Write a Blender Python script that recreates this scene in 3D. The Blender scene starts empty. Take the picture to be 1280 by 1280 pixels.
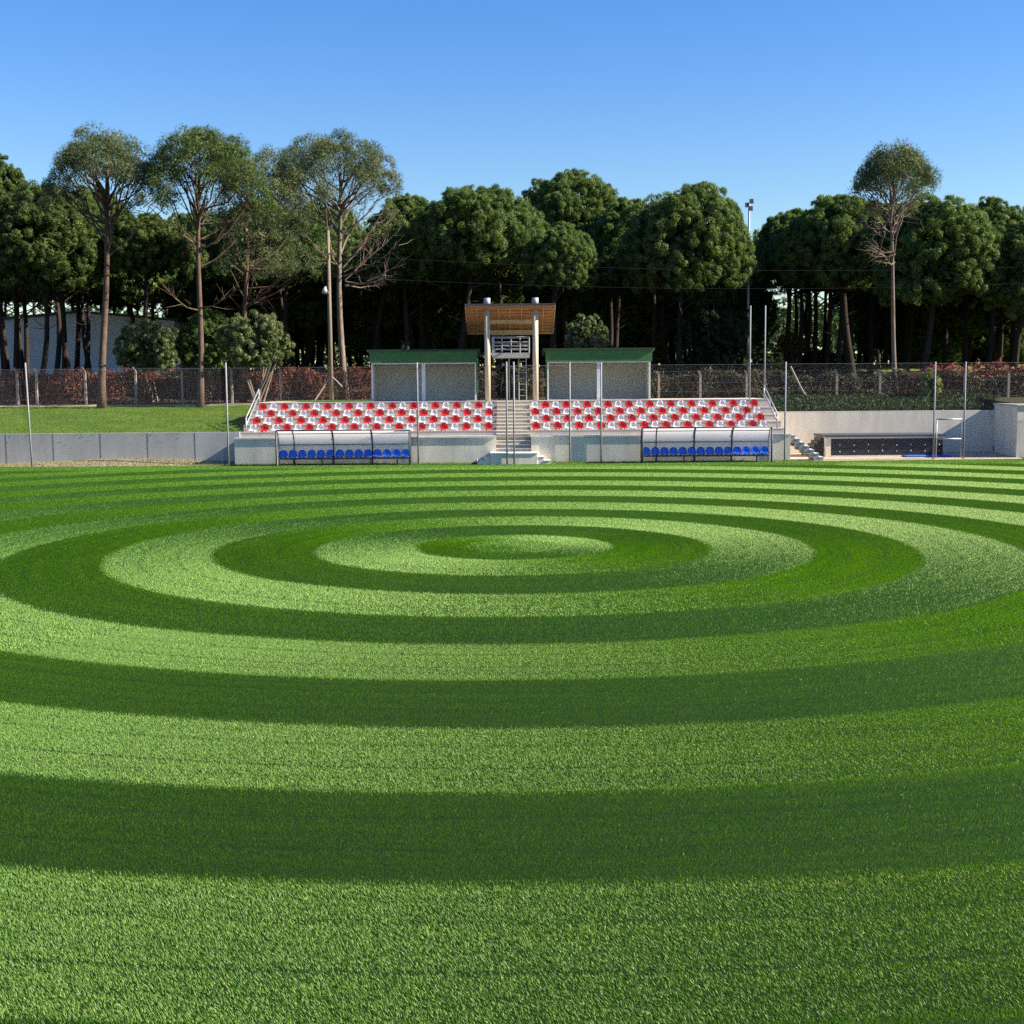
import bpy, bmesh, math
import numpy as np
from mathutils import Matrix, Vector

sc = bpy.context.scene
C = sc.collection
rng = np.random.default_rng(11)

# ------------------------------------------------------------------ camera, sky, sun, exposure
FPX, PITCH, ROLL, CH = 1631.4, .09863, -.007686, 3.332
cam = bpy.data.cameras.new('camera')
cam_o = bpy.data.objects.new('camera', cam)
C.objects.link(cam_o)
cam.sensor_width = 36
cam.lens = 36 * FPX / 1280
cam.clip_end = 4000
cam_o.matrix_world = Matrix.Translation((0, 0, CH)) @ Matrix.Rotation(math.pi / 2 - PITCH, 4, 'X') @ Matrix.Rotation(ROLL, 4, 'Z')
sc.camera = cam_o

SUN_AZ, SUN_EL = math.radians(-6), math.radians(31)
world = bpy.data.worlds.new('World')
sc.world = world
world.use_nodes = True
wn = world.node_tree
sky = wn.nodes.new('ShaderNodeTexSky')
sky.sky_type = 'NISHITA'
sky.sun_disc = False
sky.sun_elevation = SUN_EL
sky.sun_rotation = math.pi / 2 - SUN_AZ
sky.air_density = 1.4
sky.dust_density = 0.0
sky.ozone_density = 6.0
hs = wn.nodes.new('ShaderNodeHueSaturation')
hs.inputs['Saturation'].default_value = 1.28
hs.inputs['Hue'].default_value = .52
wn.links.new(sky.outputs[0], hs.inputs['Color'])
wn.links.new(hs.outputs[0], wn.nodes['Background'].inputs[0])
wn.nodes['Background'].inputs[1].default_value = .0585
sun = bpy.data.lights.new('sun', 'SUN')
sun_o = bpy.data.objects.new('sun', sun)
C.objects.link(sun_o)
sun.energy = 5.0
sun.angle = math.radians(.5)
sun.color = (1, .905, .74)
sd = Vector((math.cos(SUN_EL) * math.cos(SUN_AZ), math.cos(SUN_EL) * math.sin(SUN_AZ), math.sin(SUN_EL)))
sun_o.rotation_euler = sd.to_track_quat('Z', 'Y').to_euler()
sc.view_settings.view_transform = 'Standard'
sc.view_settings.look = 'None'
sc.view_settings.exposure = 1.66
sc.view_settings.gamma = 1
sc.cycles.use_denoising = False
sc.cycles.adaptive_threshold = .006
sc.cycles.sample_clamp_indirect = 4
sc.cycles.max_bounces = 8
sc.cycles.transparent_max_bounces = 8

# ------------------------------------------------------------------ helpers
WL = {}      # world location of every object made here


def unray(px, py):
    dx, dy = px - 640, py - 640
    c, s = math.cos(-ROLL), math.sin(-ROLL)
    x, u = (c * dx - s * dy) / FPX, -(s * dx + c * dy) / FPX
    return np.array([x, math.cos(PITCH) + u * math.sin(PITCH), -math.sin(PITCH) + u * math.cos(PITCH)])


def at(px, py, Y):
    """world point seen at photo pixel (px, py) at distance Y"""
    d = unray(px, py)
    return d * (Y / d[1]) + np.array([0, 0, CH])


def tag(o, label=None, cat=None, group=None, kind=None):
    if label: o['label'] = label
    if cat: o['category'] = cat
    if group: o['group'] = group
    if kind: o['kind'] = kind
    return o


def empty(name, loc, label, cat, group=None):
    o = bpy.data.objects.new(name, None)
    o.empty_display_size = .2
    C.objects.link(o)
    o.location = loc
    WL[o] = np.array(loc, float)
    return tag(o, label, cat, group)


def link(name, me, parent=None, loc=None):
    o = bpy.data.objects.new(name, me)
    C.objects.link(o)
    if parent is not None:
        o.parent = parent
        WL[o] = WL[parent]
    else:
        loc = (0, 0, 0) if loc is None else loc
        o.location = loc
        WL[o] = np.array(loc, float)
    return o


class MB:
    """collects boxes, tubes and polygons in world coordinates; build() links them as one mesh object"""
    def __init__(s):
        s.v, s.f = [], []

    def add(s, vs, fs):
        n = len(s.v)
        s.v += [tuple(map(float, p)) for p in vs]
        s.f += [tuple(i + n for i in f) for f in fs]
        return s

    def box(s, x0, x1, y0, y1, z0, z1):
        return s.hexa([(x0, y0, z0), (x1, y0, z0), (x1, y1, z0), (x0, y1, z0),
                       (x0, y0, z1), (x1, y0, z1), (x1, y1, z1), (x0, y1, z1)])

    def hexa(s, p):
        return s.add(p, [(3, 2, 1, 0), (4, 5, 6, 7), (0, 1, 5, 4), (1, 2, 6, 5), (2, 3, 7, 6), (3, 0, 4, 7)])

    def prism_x(s, prof, x0, x1):
        """(y, z) outline, anticlockwise seen from +x, swept along x"""
        n = len(prof)
        vs = [(x0, y, z) for y, z in prof] + [(x1, y, z) for y, z in prof]
        fs = [tuple(range(n - 1, -1, -1)), tuple(range(n, 2 * n))]
        fs += [(i, (i + 1) % n, n + (i + 1) % n, n + i) for i in range(n)]
        return s.add(vs, fs)

    def tube(s, pts, rad, n=6, caps=True):
        pts = [Vector(p) for p in pts]
        if not hasattr(rad, '__len__'):
            rad = [rad] * len(pts)
        vs, fs = [], []
        u = None
        for i, p in enumerate(pts):
            d = (pts[min(i + 1, len(pts) - 1)] - pts[max(i - 1, 0)]).normalized()
            if u is None:
                u = d.orthogonal().normalized()
            else:
                u = (u - d * u.dot(d)).normalized()
            w = d.cross(u)
            for k in range(n):
                a = 2 * math.pi * k / n
                vs.append(p + (u * math.cos(a) + w * math.sin(a)) * rad[i])
        for i in range(len(pts) - 1):
            for k in range(n):
                a, b = i * n + k, i * n + (k + 1) % n
                fs.append((a, b, b + n, a + n))
        if caps:
            fs.append(tuple(range(n - 1, -1, -1)))
            fs.append(tuple(range((len(pts) - 1) * n, len(pts) * n)))
        return s.add(vs, fs)

    def build(s, name, mat, parent=None, loc=None, smooth=False, bevel=0):
        o = link(name, bpy.data.meshes.new(name), parent, loc)
        off = WL[o]
        o.data.from_pydata([(a - off[0], b - off[1], c - off[2]) for a, b, c in s.v], [], s.f)
        o.data.materials.append(mat)
        if smooth:
            o.data.polygons.foreach_set('use_smooth', [True] * len(o.data.polygons))
        if bevel:
            m = o.modifiers.new('bevel', 'BEVEL')
            m.width = bevel
            m.segments = 2
            m.limit_method = 'ANGLE'
        return o


def tris(name, V, mat, tint=None):
    """mesh of loose triangles from an (n,3,3) array, with a per-vertex 'tint' value"""
    n = len(V)
    me = bpy.data.meshes.new(name)
    me.vertices.add(n * 3)
    me.vertices.foreach_set('co', np.ascontiguousarray(V, np.float32).ravel())
    me.loops.add(n * 3)
    me.loops.foreach_set('vertex_index', np.arange(n * 3, dtype=np.int32))
    me.polygons.add(n)
    me.polygons.foreach_set('loop_start', np.arange(0, n * 3, 3, dtype=np.int32))
    me.polygons.foreach_set('loop_total', np.full(n, 3, np.int32))
    me.update(calc_edges=True)
    me.materials.append(mat)
    if tint is not None:
        a = me.attributes.new('tint', 'FLOAT', 'POINT')
        a.data.foreach_set('value', np.repeat(np.asarray(tint, np.float32), 3))
    return me


# ------------------------------------------------------------------ materials
def new_mat(name):
    m = bpy.data.materials.new(name)
    m.use_nodes = True
    return m, m.node_tree, m.node_tree.nodes['Principled BSDF']


def ramp(t, fac, cols):
    r = t.nodes.new('ShaderNodeValToRGB')
    while len(r.color_ramp.elements) < len(cols):
        r.color_ramp.elements.new(.5)
    for e, (p, c) in zip(r.color_ramp.elements, cols):
        e.position = p
        e.color = (*c, 1)
    t.links.new(fac, r.inputs[0])
    return r.outputs[0]


def noise(t, scale, detail=4, rough=.55, vec=None, stretch=None):
    n = t.nodes.new('ShaderNodeTexNoise')
    n.inputs['Scale'].default_value = scale
    n.inputs['Detail'].default_value = detail
    n.inputs['Roughness'].default_value = rough
    g = t.nodes.new('ShaderNodeNewGeometry')
    v = g.outputs['Position']
    if stretch:
        mp = t.nodes.new('ShaderNodeMapping')
        mp.inputs['Scale'].default_value = stretch
        t.links.new(v, mp.inputs[0])
        v = mp.outputs[0]
    t.links.new(v, n.inputs['Vector'])
    return n.outputs['Fac']


def simple(name, a, b=None, scale=3, rough=.7, spec=.3, metal=0, bump=0, bscale=40, stretch=None, detail=5):
    """two-tone noise material"""
    m, t, p = new_mat(name)
    p.inputs['Roughness'].default_value = rough
    p.inputs['Specular IOR Level'].default_value = spec
    p.inputs['Metallic'].default_value = metal
    if b is None:
        b = tuple(c * .8 for c in a)
    t.links.new(ramp(t, noise(t, scale, detail, .6, stretch=stretch), [(.3, a), (.7, b)]), p.inputs['Base Color'])
    if bump:
        bn = t.nodes.new('ShaderNodeBump')
        bn.inputs['Strength'].default_value = bump
        bn.inputs['Distance'].default_value = .02
        t.links.new(noise(t, bscale, 4, .6), bn.inputs['Height'])
        t.links.new(bn.outputs[0], p.inputs['Normal'])
    return m


def leafy(name, cols, trans=.3, rough=.55, spec=.15, tcol=(1.35, 1.45, .6), world=None, rings=False):
    """leaf material: colour from the per-leaf tint; optional broad world-space variation"""
    m, t, p = new_mat(name)
    at_ = t.nodes.new('ShaderNodeAttribute')
    at_.attribute_name = 'tint'
    fac = at_.outputs['Fac']
    if world:
        sc_, amt, st = world
        ma = t.nodes.new('ShaderNodeMath')
        ma.operation = 'MULTIPLY_ADD'
        t.links.new(noise(t, sc_, 5, .6, stretch=st), ma.inputs[0])
        ma.inputs[1].default_value = amt
        sb = t.nodes.new('ShaderNodeMath')
        sb.operation = 'SUBTRACT'
        t.links.new(fac, sb.inputs[0])
        sb.inputs[1].default_value = amt * .5
        t.links.new(sb.outputs[0], ma.inputs[2])
        fac = ma.outputs[0]
    if rings:      # streaks of wear that follow the mower round the rings
        def mth(op, a, b=None):
            q = t.nodes.new('ShaderNodeMath')
            q.operation = op
            for k, v in enumerate((a, b)):
                if v is None: continue
                if isinstance(v, (int, float)): q.inputs[k].default_value = v
                else: t.links.new(v, q.inputs[k])
            return q.outputs[0]
        g = t.nodes.new('ShaderNodeNewGeometry')
        sp = t.nodes.new('ShaderNodeSeparateXYZ')
        t.links.new(g.outputs['Position'], sp.inputs[0])
        dx, dy = mth('SUBTRACT', sp.outputs[0], .02), mth('SUBTRACT', sp.outputs[1], 26.4)
        r = mth('SQRT', mth('ADD', mth('MULTIPLY', dx, dx), mth('MULTIPLY', dy, dy)))
        cb = t.nodes.new('ShaderNodeCombineXYZ')
        t.links.new(mth('MULTIPLY', r, 4.5), cb.inputs[0])
        t.links.new(mth('MULTIPLY', mth('ARCTAN2', dy, dx), 1.6), cb.inputs[1])
        nz = t.nodes.new('ShaderNodeTexNoise')
        nz.inputs['Scale'].default_value = 1
        nz.inputs['Detail'].default_value = 4
        nz.inputs['Roughness'].default_value = .7
        t.links.new(cb.outputs[0], nz.inputs['Vector'])
        fac = mth('ADD', fac, mth('MULTIPLY', mth('SUBTRACT', nz.outputs['Fac'], .5), .75))
    col = ramp(t, fac, cols)
    t.links.new(col, p.inputs['Base Color'])
    p.inputs['Roughness'].default_value = rough
    p.inputs['Specular IOR Level'].default_value = spec
    tr = t.nodes.new('ShaderNodeBsdfTranslucent')
    mu = t.nodes.new('ShaderNodeMix')
    mu.data_type = 'RGBA'
    mu.blend_type = 'MULTIPLY'
    mu.inputs['Factor'].default_value = 1
    t.links.new(col, mu.inputs['A'])
    mu.inputs['B'].default_value = (*tcol, 1)
    t.links.new(mu.outputs['Result'], tr.inputs[0])
    mx = t.nodes.new('ShaderNodeMixShader')
    mx.inputs[0].default_value = trans
    t.links.new(p.outputs[0], mx.inputs[1])
    t.links.new(tr.outputs[0], mx.inputs[2])
    t.links.new(mx.outputs[0], t.nodes['Material Output'].inputs[0])
    return m


M = {}
M['blade'] = leafy('grass_blade', [(0, (.018, .09, .001)), (.5, (.049, .178, .001)), (.85, (.105, .225, .005)), (1, (.21, .26, .05))],
                   trans=.35, tcol=(2.0, 1.6, .5), rough=.6, spec=0, world=(.5, .3, None), rings=True)
# waxy sheen of the blades
t = M['blade'].node_tree
mx0 = next(n for n in t.nodes if n.bl_idname == 'ShaderNodeMixShader')
gl = t.nodes.new('ShaderNodeBsdfGlossy')
gl.inputs['Color'].default_value = (.86, 1, .56, 1)
gl.inputs['Roughness'].default_value = .55
mx1 = t.nodes.new('ShaderNodeMixShader')
mx1.inputs[0].default_value = .066
t.links.new(mx0.outputs[0], mx1.inputs[1])
t.links.new(gl.outputs[0], mx1.inputs[2])
t.links.new(mx1.outputs[0], t.nodes['Material Output'].inputs[0])
M['lawn_blade'] = leafy('lawn_blade', [(0, (.06, .14, .012)), (.6, (.12, .2, .02)), (1, (.3, .28, .08))], trans=.3, spec=.2, world=(.45, 1.3, None))
M['straw'] = leafy('straw', [(0, (.1, .16, .03)), (.5, (.24, .23, .09)), (1, (.42, .36, .18))], trans=.2, tcol=(1, 1, .8))
M['soil'] = simple('turf_soil', (.004, .014, .0015), (.008, .02, .003), scale=6, rough=.95, spec=.1)
M['lawn'] = simple('lawn_soil', (.06, .11, .015), (.1, .13, .03), scale=1.2, rough=.95, spec=.1)
M['path'] = simple('path_earth', (.5, .4, .27), (.36, .29, .2), scale=2, rough=.95, spec=.1, bump=.4)
M['forest'] = simple('forest_floor', (.11, .075, .045), (.05, .04, .025), scale=.6, rough=.95, spec=.1, bump=.5, bscale=8)
M['meadow'] = simple('meadow', (.16, .2, .05), (.1, .15, .035), scale=.4, rough=.95, spec=.1)
M['bank'] = simple('bank_earth', (.025, .035, .012), (.045, .04, .02), scale=1.5, rough=.95, spec=.1, bump=.5, bscale=12)
M['concrete'] = simple('concrete', (.42, .41, .39), (.3, .3, .29), scale=1.6, rough=.85, spec=.2, bump=.15)
M['concrete_stain'] = simple('stained_concrete', (.44, .435, .43), (.32, .316, .31), scale=1.1, rough=.9, spec=.2, bump=.25, stretch=(1, 1, .35))
M['render'] = simple('wall_render', (.78, .71, .58), (.6, .55, .46), scale=2.2, rough=.85, spec=.2, bump=.1, stretch=(1, 1, .2))
M['terrace'] = simple('terrace_concrete', (.5, .45, .4), (.4, .36, .32), scale=2.5, rough=.85, spec=.2, stretch=(1, 1, .4))
M['warm_render'] = simple('stair_render', (.52, .45, .35), (.44, .385, .3), scale=1.5, rough=.85, spec=.2)
M['ledge'] = simple('ledge_paint', (.72, .71, .68), (.62, .61, .58), scale=3, rough=.7)
M['red'] = simple('red_plastic', (.72, .02, .035), (.66, .018, .03), scale=4, rough=.35, spec=.5)
M['white'] = simple('white_plastic', (.86, .86, .88), (.8, .8, .83), scale=4, rough=.35, spec=.5)
M['blue'] = simple('blue_plastic', (.04, .24, .92), (.035, .21, .84), scale=4, rough=.35, spec=.5)
M['steel'] = simple('galvanised_steel', (.36, .37, .39), (.28, .29, .31), scale=9, rough=.5, metal=.3)
M['dull_steel'] = simple('dull_galvanised_pole', (.24, .25, .27), (.19, .2, .215), scale=6, rough=.7, spec=.2)
M['wire'] = simple('wire_steel', (.15, .155, .165), (.11, .115, .125), scale=9, rough=.8, spec=.1)
M['dark_metal'] = simple('dark_frame_paint', (.045, .05, .06), (.06, .065, .075), scale=8, rough=.5)
M['green'] = simple('green_paint', (.035, .12, .035), (.05, .14, .045), scale=2.5, rough=.6)
M['darkgreen'] = simple('roof_felt', (.02, .04, .025), (.03, .05, .03), scale=4, rough=.8)
M['hut_wall'] = simple('hut_panel', (.7, .66, .57), (.62, .585, .51), scale=1.5, rough=.8)
M['hut_frame'] = simple('hut_frame_paint', (.62, .64, .66), (.55, .57, .6), scale=4, rough=.6)
M['column'] = simple('column_paint', (.52, .45, .33), (.46, .4, .3), scale=2, rough=.7)
M['wood'] = simple('pine_planks', (.4, .205, .085), (.29, .14, .06), scale=3, rough=.6, stretch=(.4, 4, 4))
M['wood_trim'] = simple('light_timber', (.58, .4, .22), (.5, .34, .19), scale=3, rough=.6)
M['black'] = simple('black_panel', (.012, .013, .02), (.02, .021, .028), scale=5, rough=.5)
M['matblue'] = simple('blue_mat', (.02, .1, .42), (.03, .13, .5), scale=3, rough=.7)
M['house'] = simple('white_house_render', (.58, .6, .64), (.52, .54, .58), scale=.5, rough=.85)
M['roofdark'] = simple('dark_roof_sheet', (.05, .055, .07), (.07, .075, .09), scale=2, rough=.6)
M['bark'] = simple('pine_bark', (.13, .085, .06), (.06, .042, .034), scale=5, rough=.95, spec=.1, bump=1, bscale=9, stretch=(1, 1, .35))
M['bark_dark'] = simple('shaded_pine_bark', (.04, .03, .026), (.02, .016, .014), scale=5, rough=.95, spec=.1, bump=1, bscale=9, stretch=(1, 1, .35))  # copy of the pine bark, darkened to carry the shade under the crowns
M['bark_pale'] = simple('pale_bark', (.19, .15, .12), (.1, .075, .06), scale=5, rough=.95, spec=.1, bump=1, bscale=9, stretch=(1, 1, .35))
M['pole_wood'] = simple('pole_concrete', (.19, .15, .11), (.13, .105, .08), scale=2, rough=.9, stretch=(1, 1, .3))
M['post_concrete'] = simple('post_concrete', (.34, .29, .24), (.26, .22, .18), scale=4, rough=.9)
M['pine'] = leafy('pine_needles', [(0, (.042, .078, .028)), (.5, (.095, .145, .044)), (1, (.18, .215, .062))], trans=.32, spec=.12, rough=.6)
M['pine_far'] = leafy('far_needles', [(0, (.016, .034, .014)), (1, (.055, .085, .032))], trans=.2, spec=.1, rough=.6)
M['pine_olive'] = leafy('pine_needles_olive', [(0, (.035, .06, .02)), (.5, (.07, .105, .03)), (1, (.15, .17, .05))], trans=.25, spec=.12, rough=.6)
M['pine_grey'] = leafy('pine_needles_grey', [(0, (.04, .06, .032)), (.5, (.085, .11, .05)), (1, (.2, .18, .1))], trans=.25, spec=.12, rough=.6)
M['bush'] = leafy('bush_leaves', [(0, (.055, .075, .035)), (.5, (.13, .16, .065)), (1, (.25, .27, .13))], trans=.25, spec=.15, rough=.6)
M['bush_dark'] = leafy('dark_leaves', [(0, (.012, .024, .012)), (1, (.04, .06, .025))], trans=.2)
M['bush_yellow'] = leafy('yellow_leaves', [(0, (.16, .11, .02)), (1, (.5, .3, .04))], trans=.3, tcol=(1.2, 1.1, .7))
M['vine_brown'] = leafy('brown_vine', [(0, (.07, .03, .022)), (.45, (.18, .058, .036)), (.9, (.29, .105, .065)), (1, (.09, .09, .035))], trans=.2, tcol=(1.2, 1, .8))
M['vine_olive'] = leafy('olive_vine', [(0, (.04, .033, .022)), (.5, (.085, .075, .045)), (.85, (.15, .14, .08)), (1, (.26, .24, .16))], trans=.2, tcol=(1.1, 1.1, .8))
M['vine_red'] = leafy('red_vine', [(0, (.1, .03, .03)), (1, (.36, .09, .08))], trans=.2, tcol=(1.2, .9, .8))


def polycarbonate():
    m, t, p = new_mat('clouded_polycarbonate')
    p.inputs['Base Color'].default_value = (.93, .88, .86, 1)
    p.inputs['Roughness'].default_value = .3
    tr = t.nodes.new('ShaderNodeBsdfTranslucent')
    tr.inputs[0].default_value = (.97, .93, .91, 1)
    mx = t.nodes.new('ShaderNodeMixShader')
    mx.inputs[0].default_value = .5
    t.links.new(p.outputs[0], mx.inputs[1])
    t.links.new(tr.outputs[0], mx.inputs[2])
    t.links.new(mx.outputs[0], t.nodes['Material Output'].inputs[0])
    return m


M['poly'] = polycarbonate()
m, t, p = new_mat('clear_polycarbonate')
p.inputs['Base Color'].default_value = (.8, .8, .8, 1)
p.inputs['Roughness'].default_value = .2
tp = t.nodes.new('ShaderNodeBsdfTransparent')
mx = t.nodes.new('ShaderNodeMixShader')
mx.inputs[0].default_value = .8
t.links.new(p.outputs[0], mx.inputs[1])
t.links.new(tp.outputs[0], mx.inputs[2])
t.links.new(mx.outputs[0], t.nodes['Material Output'].inputs[0])
M['clear'] = m

# ------------------------------------------------------------------ ground, pitch
RX0, RY0, RW = .02, 26.4, 2.0          # centre of the mown rings, ring width


def rise(Y):
    t = min(max((Y - 72) / 24, 0), 1)
    return 2.0 * t * t * (3 - 2 * t)


def gz(X, Y):
    far = 2.45 + rise(Y)
    if X < -11.55:
        if Y < 55.42: return 0
        if Y < 67: return 1.30 + (Y - 55.42) / 11.58 * .97
        return far if Y > 69 else 2.27 + (far - 2.27) * (Y - 67) / 2
    if X < 11.62:
        return 0 if Y < 61.5 else far
    if X < 22.2:
        if Y < 60.1: return 0
        return min(1.88 + (Y - 60.1) * .18, 2.45) if Y < 72 else far
    if Y < 55.75: return 0
    return min(2.16 + (Y - 55.75) * .045, 2.45) if Y < 72 else far


gx = sorted(set([-1500, -600, -250, -120, -80, -60, -50, -40] + list(np.arange(-34, 34.1, 2)) + [-11.6, -11.5, 11.57, 11.67, 22.15, 22.25, 40, 50, 60, 80, 120, 250, 600, 1500]))
gy = sorted(set([-300, -60, -20, 0, 20, 40, 50, 55.38, 55.46, 55.7, 55.8, 57, 59, 60.05, 60.15, 61.45, 61.55] + list(np.arange(62, 100, 1.5)) + [67, 110, 130, 160, 220, 400, 800, 1800]))
vs = [(x, y, gz(x, y)) for y in gy for x in gx]
fs, mi = [], []
nx = len(gx)
for j in range(len(gy) - 1):
    for i in range(nx - 1):
        fs.append((j * nx + i, j * nx + i + 1, (j + 1) * nx + i + 1, (j + 1) * nx + i))
        cx, cy = (gx[i] + gx[i + 1]) / 2, (gy[j] + gy[j + 1]) / 2
        k = 0
        if cy < 55.6: k = 0
        elif cx < -6.5 and cy < 67: k = 1
        elif cx < -6.5 and cy < 68.6: k = 2
        elif cx > 11 and cy < 64: k = 3
        elif cx > 0 and 84 < cy < 130: k = 5
        else: k = 4
        mi.append(k)
me = bpy.data.meshes.new('ground')
me.from_pydata(vs, [], fs)
for k in ('soil', 'lawn', 'path', 'bank', 'forest', 'meadow'):
    me.materials.append(M[k])
me.polygons.foreach_set('material_index', mi)
tag(link('ground', me), 'earth and grass ground around the pitch and under the pines', 'ground', kind='structure')
MB().add([(-34, -4, .004), (34, -4, .004), (34, 53.9, .004), (-34, 53.9, .004)], [(0, 1, 2, 3)]).build('pitch', M['soil'])
tag(bpy.data.objects['pitch'], 'mown grass football pitch with concentric light and dark rings', 'pitch', kind='structure')


def blades(n, lx, ly, L, W, lean=.6, azs=.42, leans=.2, streak=True):
    # soft ends: neighbouring patches blend without a seam
    x = rng.uniform(-lx / 2, lx / 2, n) + rng.normal(0, .14, n)
    y = rng.uniform(-ly / 2, ly / 2, n) + rng.normal(0, .045, n)
    az = rng.normal(0, azs, n)
    ln = np.clip(rng.normal(lean, leans, n), .05, 1.45)
    if streak:      # the seams between the mower's three reels, and its roller lines
        thin = np.zeros(n)
        for q, w, a in ((-.36, .03, .5), (.33, .035, .55), (.64, .02, .3), (-.74, .025, .3), (-.985, .02, .4)):
            thin += a * np.exp(-((y - q) / w) ** 2)
        keep = rng.random(n) > thin
        x, y, az, ln = x[keep], y[keep], az[keep], ln[keep]
        n = len(x)
        for q in (-1, 1):
            e = np.exp(-((y - q) / .05) ** 2)
            ln *= 1 - .5 * e
    l = L * rng.uniform(.6, 1.2, n)
    d = np.c_[np.sin(ln) * np.cos(az), np.sin(ln) * np.sin(az), np.cos(ln)]
    tw = az + np.pi / 2 + rng.normal(0, .42, n)
    w = np.c_[np.cos(tw), np.sin(tw), 0 * tw] * (W / 2 * rng.uniform(.7, 1.3, n))[:, None]
    p = np.c_[x, y, 0 * x]
    V = np.stack([p - w, p + w, p + d * l[:, None]], 1)
    tint = np.clip(rng.beta(2, 3.2, n) + (rng.random(n) < .03) * .5, 0, 1)
    return V, tint


def patch_collection(name, count, *a, mat='blade', **k):
    col = bpy.data.collections.new(name)
    for i in range(count):
        V, t = blades(*a, **k)
        o = bpy.data.objects.new('grass_patch', tris('grass_patch', V, M[mat], t))
        col.objects.link(o)
    return col


def scatter(name, pts, rots, col, label, cat):
    pm = bpy.data.meshes.new(name)
    pm.from_pydata(pts, [], [])
    pm.attributes.new('rot', 'FLOAT_VECTOR', 'POINT').data.foreach_set('vector', np.array(rots, np.float32).ravel())
    o = link(name, pm)
    tag(o, label, cat, kind='stuff')
    ng = bpy.data.node_groups.new(name, 'GeometryNodeTree')
    ng.interface.new_socket('Geometry', in_out='INPUT', socket_type='NodeSocketGeometry')
    ng.interface.new_socket('Geometry', in_out='OUTPUT', socket_type='NodeSocketGeometry')
    N = ng.nodes.new
    gi, go = N('NodeGroupInput'), N('NodeGroupOutput')
    mp, ip, ci, na = N('GeometryNodeMeshToPoints'), N('GeometryNodeInstanceOnPoints'), N('GeometryNodeCollectionInfo'), N('GeometryNodeInputNamedAttribute')
    ci.inputs['Collection'].default_value = col
    ci.inputs['Separate Children'].default_value = True
    ci.inputs['Reset Children'].default_value = True
    na.data_type = 'FLOAT_VECTOR'
    na.inputs['Name'].default_value = 'rot'
    L = ng.links.new
    L(gi.outputs[0], mp.inputs[0])
    L(mp.outputs[0], ip.inputs['Points'])
    L(ci.outputs[0], ip.inputs['Instance'])
    ip.inputs['Pick Instance'].default_value = True
    rv = N('FunctionNodeRandomValue')
    rv.data_type = 'INT'
    rv.inputs[4].default_value = 0
    rv.inputs[5].default_value = len(col.objects) - 1
    L(rv.outputs[2], ip.inputs['Instance Index'])
    L(na.outputs['Attribute'], ip.inputs['Rotation'])
    L(ip.outputs[0], go.inputs[0])
    o.modifiers.new('scatter', 'NODES').node_group = ng
    return o


near = patch_collection('near_grass_patches', 6, 15500, .5, 2.0, .021, .0026)
farp = patch_collection('far_grass_patches', 5, 5200, .5, 2.0, .027, .0055)
small = patch_collection('centre_grass_patches', 4, 1000, .5, .54, .03, .006, lean=.4, azs=1.2, streak=False)
edge = patch_collection('edge_grass_patches', 4, 2200, .5, 1.0, .033, .006, azs=2.5, lean=.7, streak=False)
disc = patch_collection('disc_grass_patches', 4, 1100, .45, .5, .028, .006, lean=.6, azs=.42, streak=False)
pn, rn, pf, rf, ps, rs, pe, re_ = [], [], [], [], [], [], [], []
pd, rd = [], []


def seen(X, Y):
    return 4.5 < Y < 54.2 and abs(X) < Y * .45 + 2


for k in range(1, 21):
    n = int(round(2 * math.pi * RW * (k + .5) / .5))
    for i in range(n):
        a = 2 * math.pi * i / n
        r = RW * (k + .5) + .035 * math.sin(3 * a + k * 1.7) + .02 * math.sin(8 * a + k * 2.9)
        X, Y = RX0 + r * math.cos(a), RY0 + r * math.sin(a)
        if not seen(X, Y) or Y > 52.2: continue
        q = (0, 0, a + math.pi / 2 + (math.pi if k % 2 else 0))
        if Y < 17: pn.append((X, Y, .004)); rn.append(q)
        else: pf.append((X, Y, .004)); rf.append(q)
for r in (1.25, 1.75):
    n = int(round(2 * math.pi * r / .36))
    for i in range(n):
        a = 2 * math.pi * i / n
        pd.append((RX0 + r * math.cos(a), RY0 + r * math.sin(a), .004))
        rd.append((0, 0, a + math.pi / 2))
for r in (.25, .75):
    n = max(4, int(round(2 * math.pi * r / .36)))
    for i in range(n):
        a = 2 * math.pi * i / n
        ps.append((RX0 + r * math.cos(a), RY0 + r * math.sin(a), .004))
        rs.append((0, 0, a + math.pi / 2 + rng.normal(0, .25)))
for X in np.arange(-27, 27, .5):
    for Y in (51.9, 52.85, 53.6):
        pe.append((X, Y, .004))
        re_.append((0, 0, rng.uniform(-.3, .3)))
scatter('near_turf_grass', pn, rn, near, 'short mown grass blades of the rings nearest the viewer', 'grass')
scatter('far_turf_grass', pf, rf, farp, 'short mown grass blades of the rings across the pitch', 'grass')
scatter('centre_turf_grass', ps, rs, small, 'mown grass at the centre of the rings', 'grass')
scatter('disc_turf_grass', pd, rd, disc, 'mown grass of the innermost ring round the centre', 'grass')
scatter('border_turf_grass', pe, re_, edge, 'unringed grass along the far border of the pitch', 'grass')
lawn_col = patch_collection('lawn_patches', 5, 520, .62, .62, .09, .014, mat='lawn_blade', lean=.6, azs=3, leans=.35, streak=False)
pl, rl = [], []
for X in np.arange(-32, -11.7, .5):
    for Y in np.arange(55.7, 67.2, .5):
        if Y > 62 or X > -31:
            pl.append((X + rng.uniform(-.2, .2), Y + rng.uniform(-.1, .1), gz(X, Y)))
            rl.append((math.atan2(.97, 11.58), 0, 0))
for X in np.arange(-11.4, -6.7, .5):
    for Y in np.arange(62.8, 67.2, .5):
        pl.append((X, Y, gz(X, Y)))
        rl.append((0, 0, rng.uniform(0, 6)))
scatter('lawn_grass', pl, rl, lawn_col, 'rough lawn grass on the bank left of the grandstand', 'grass')


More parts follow.
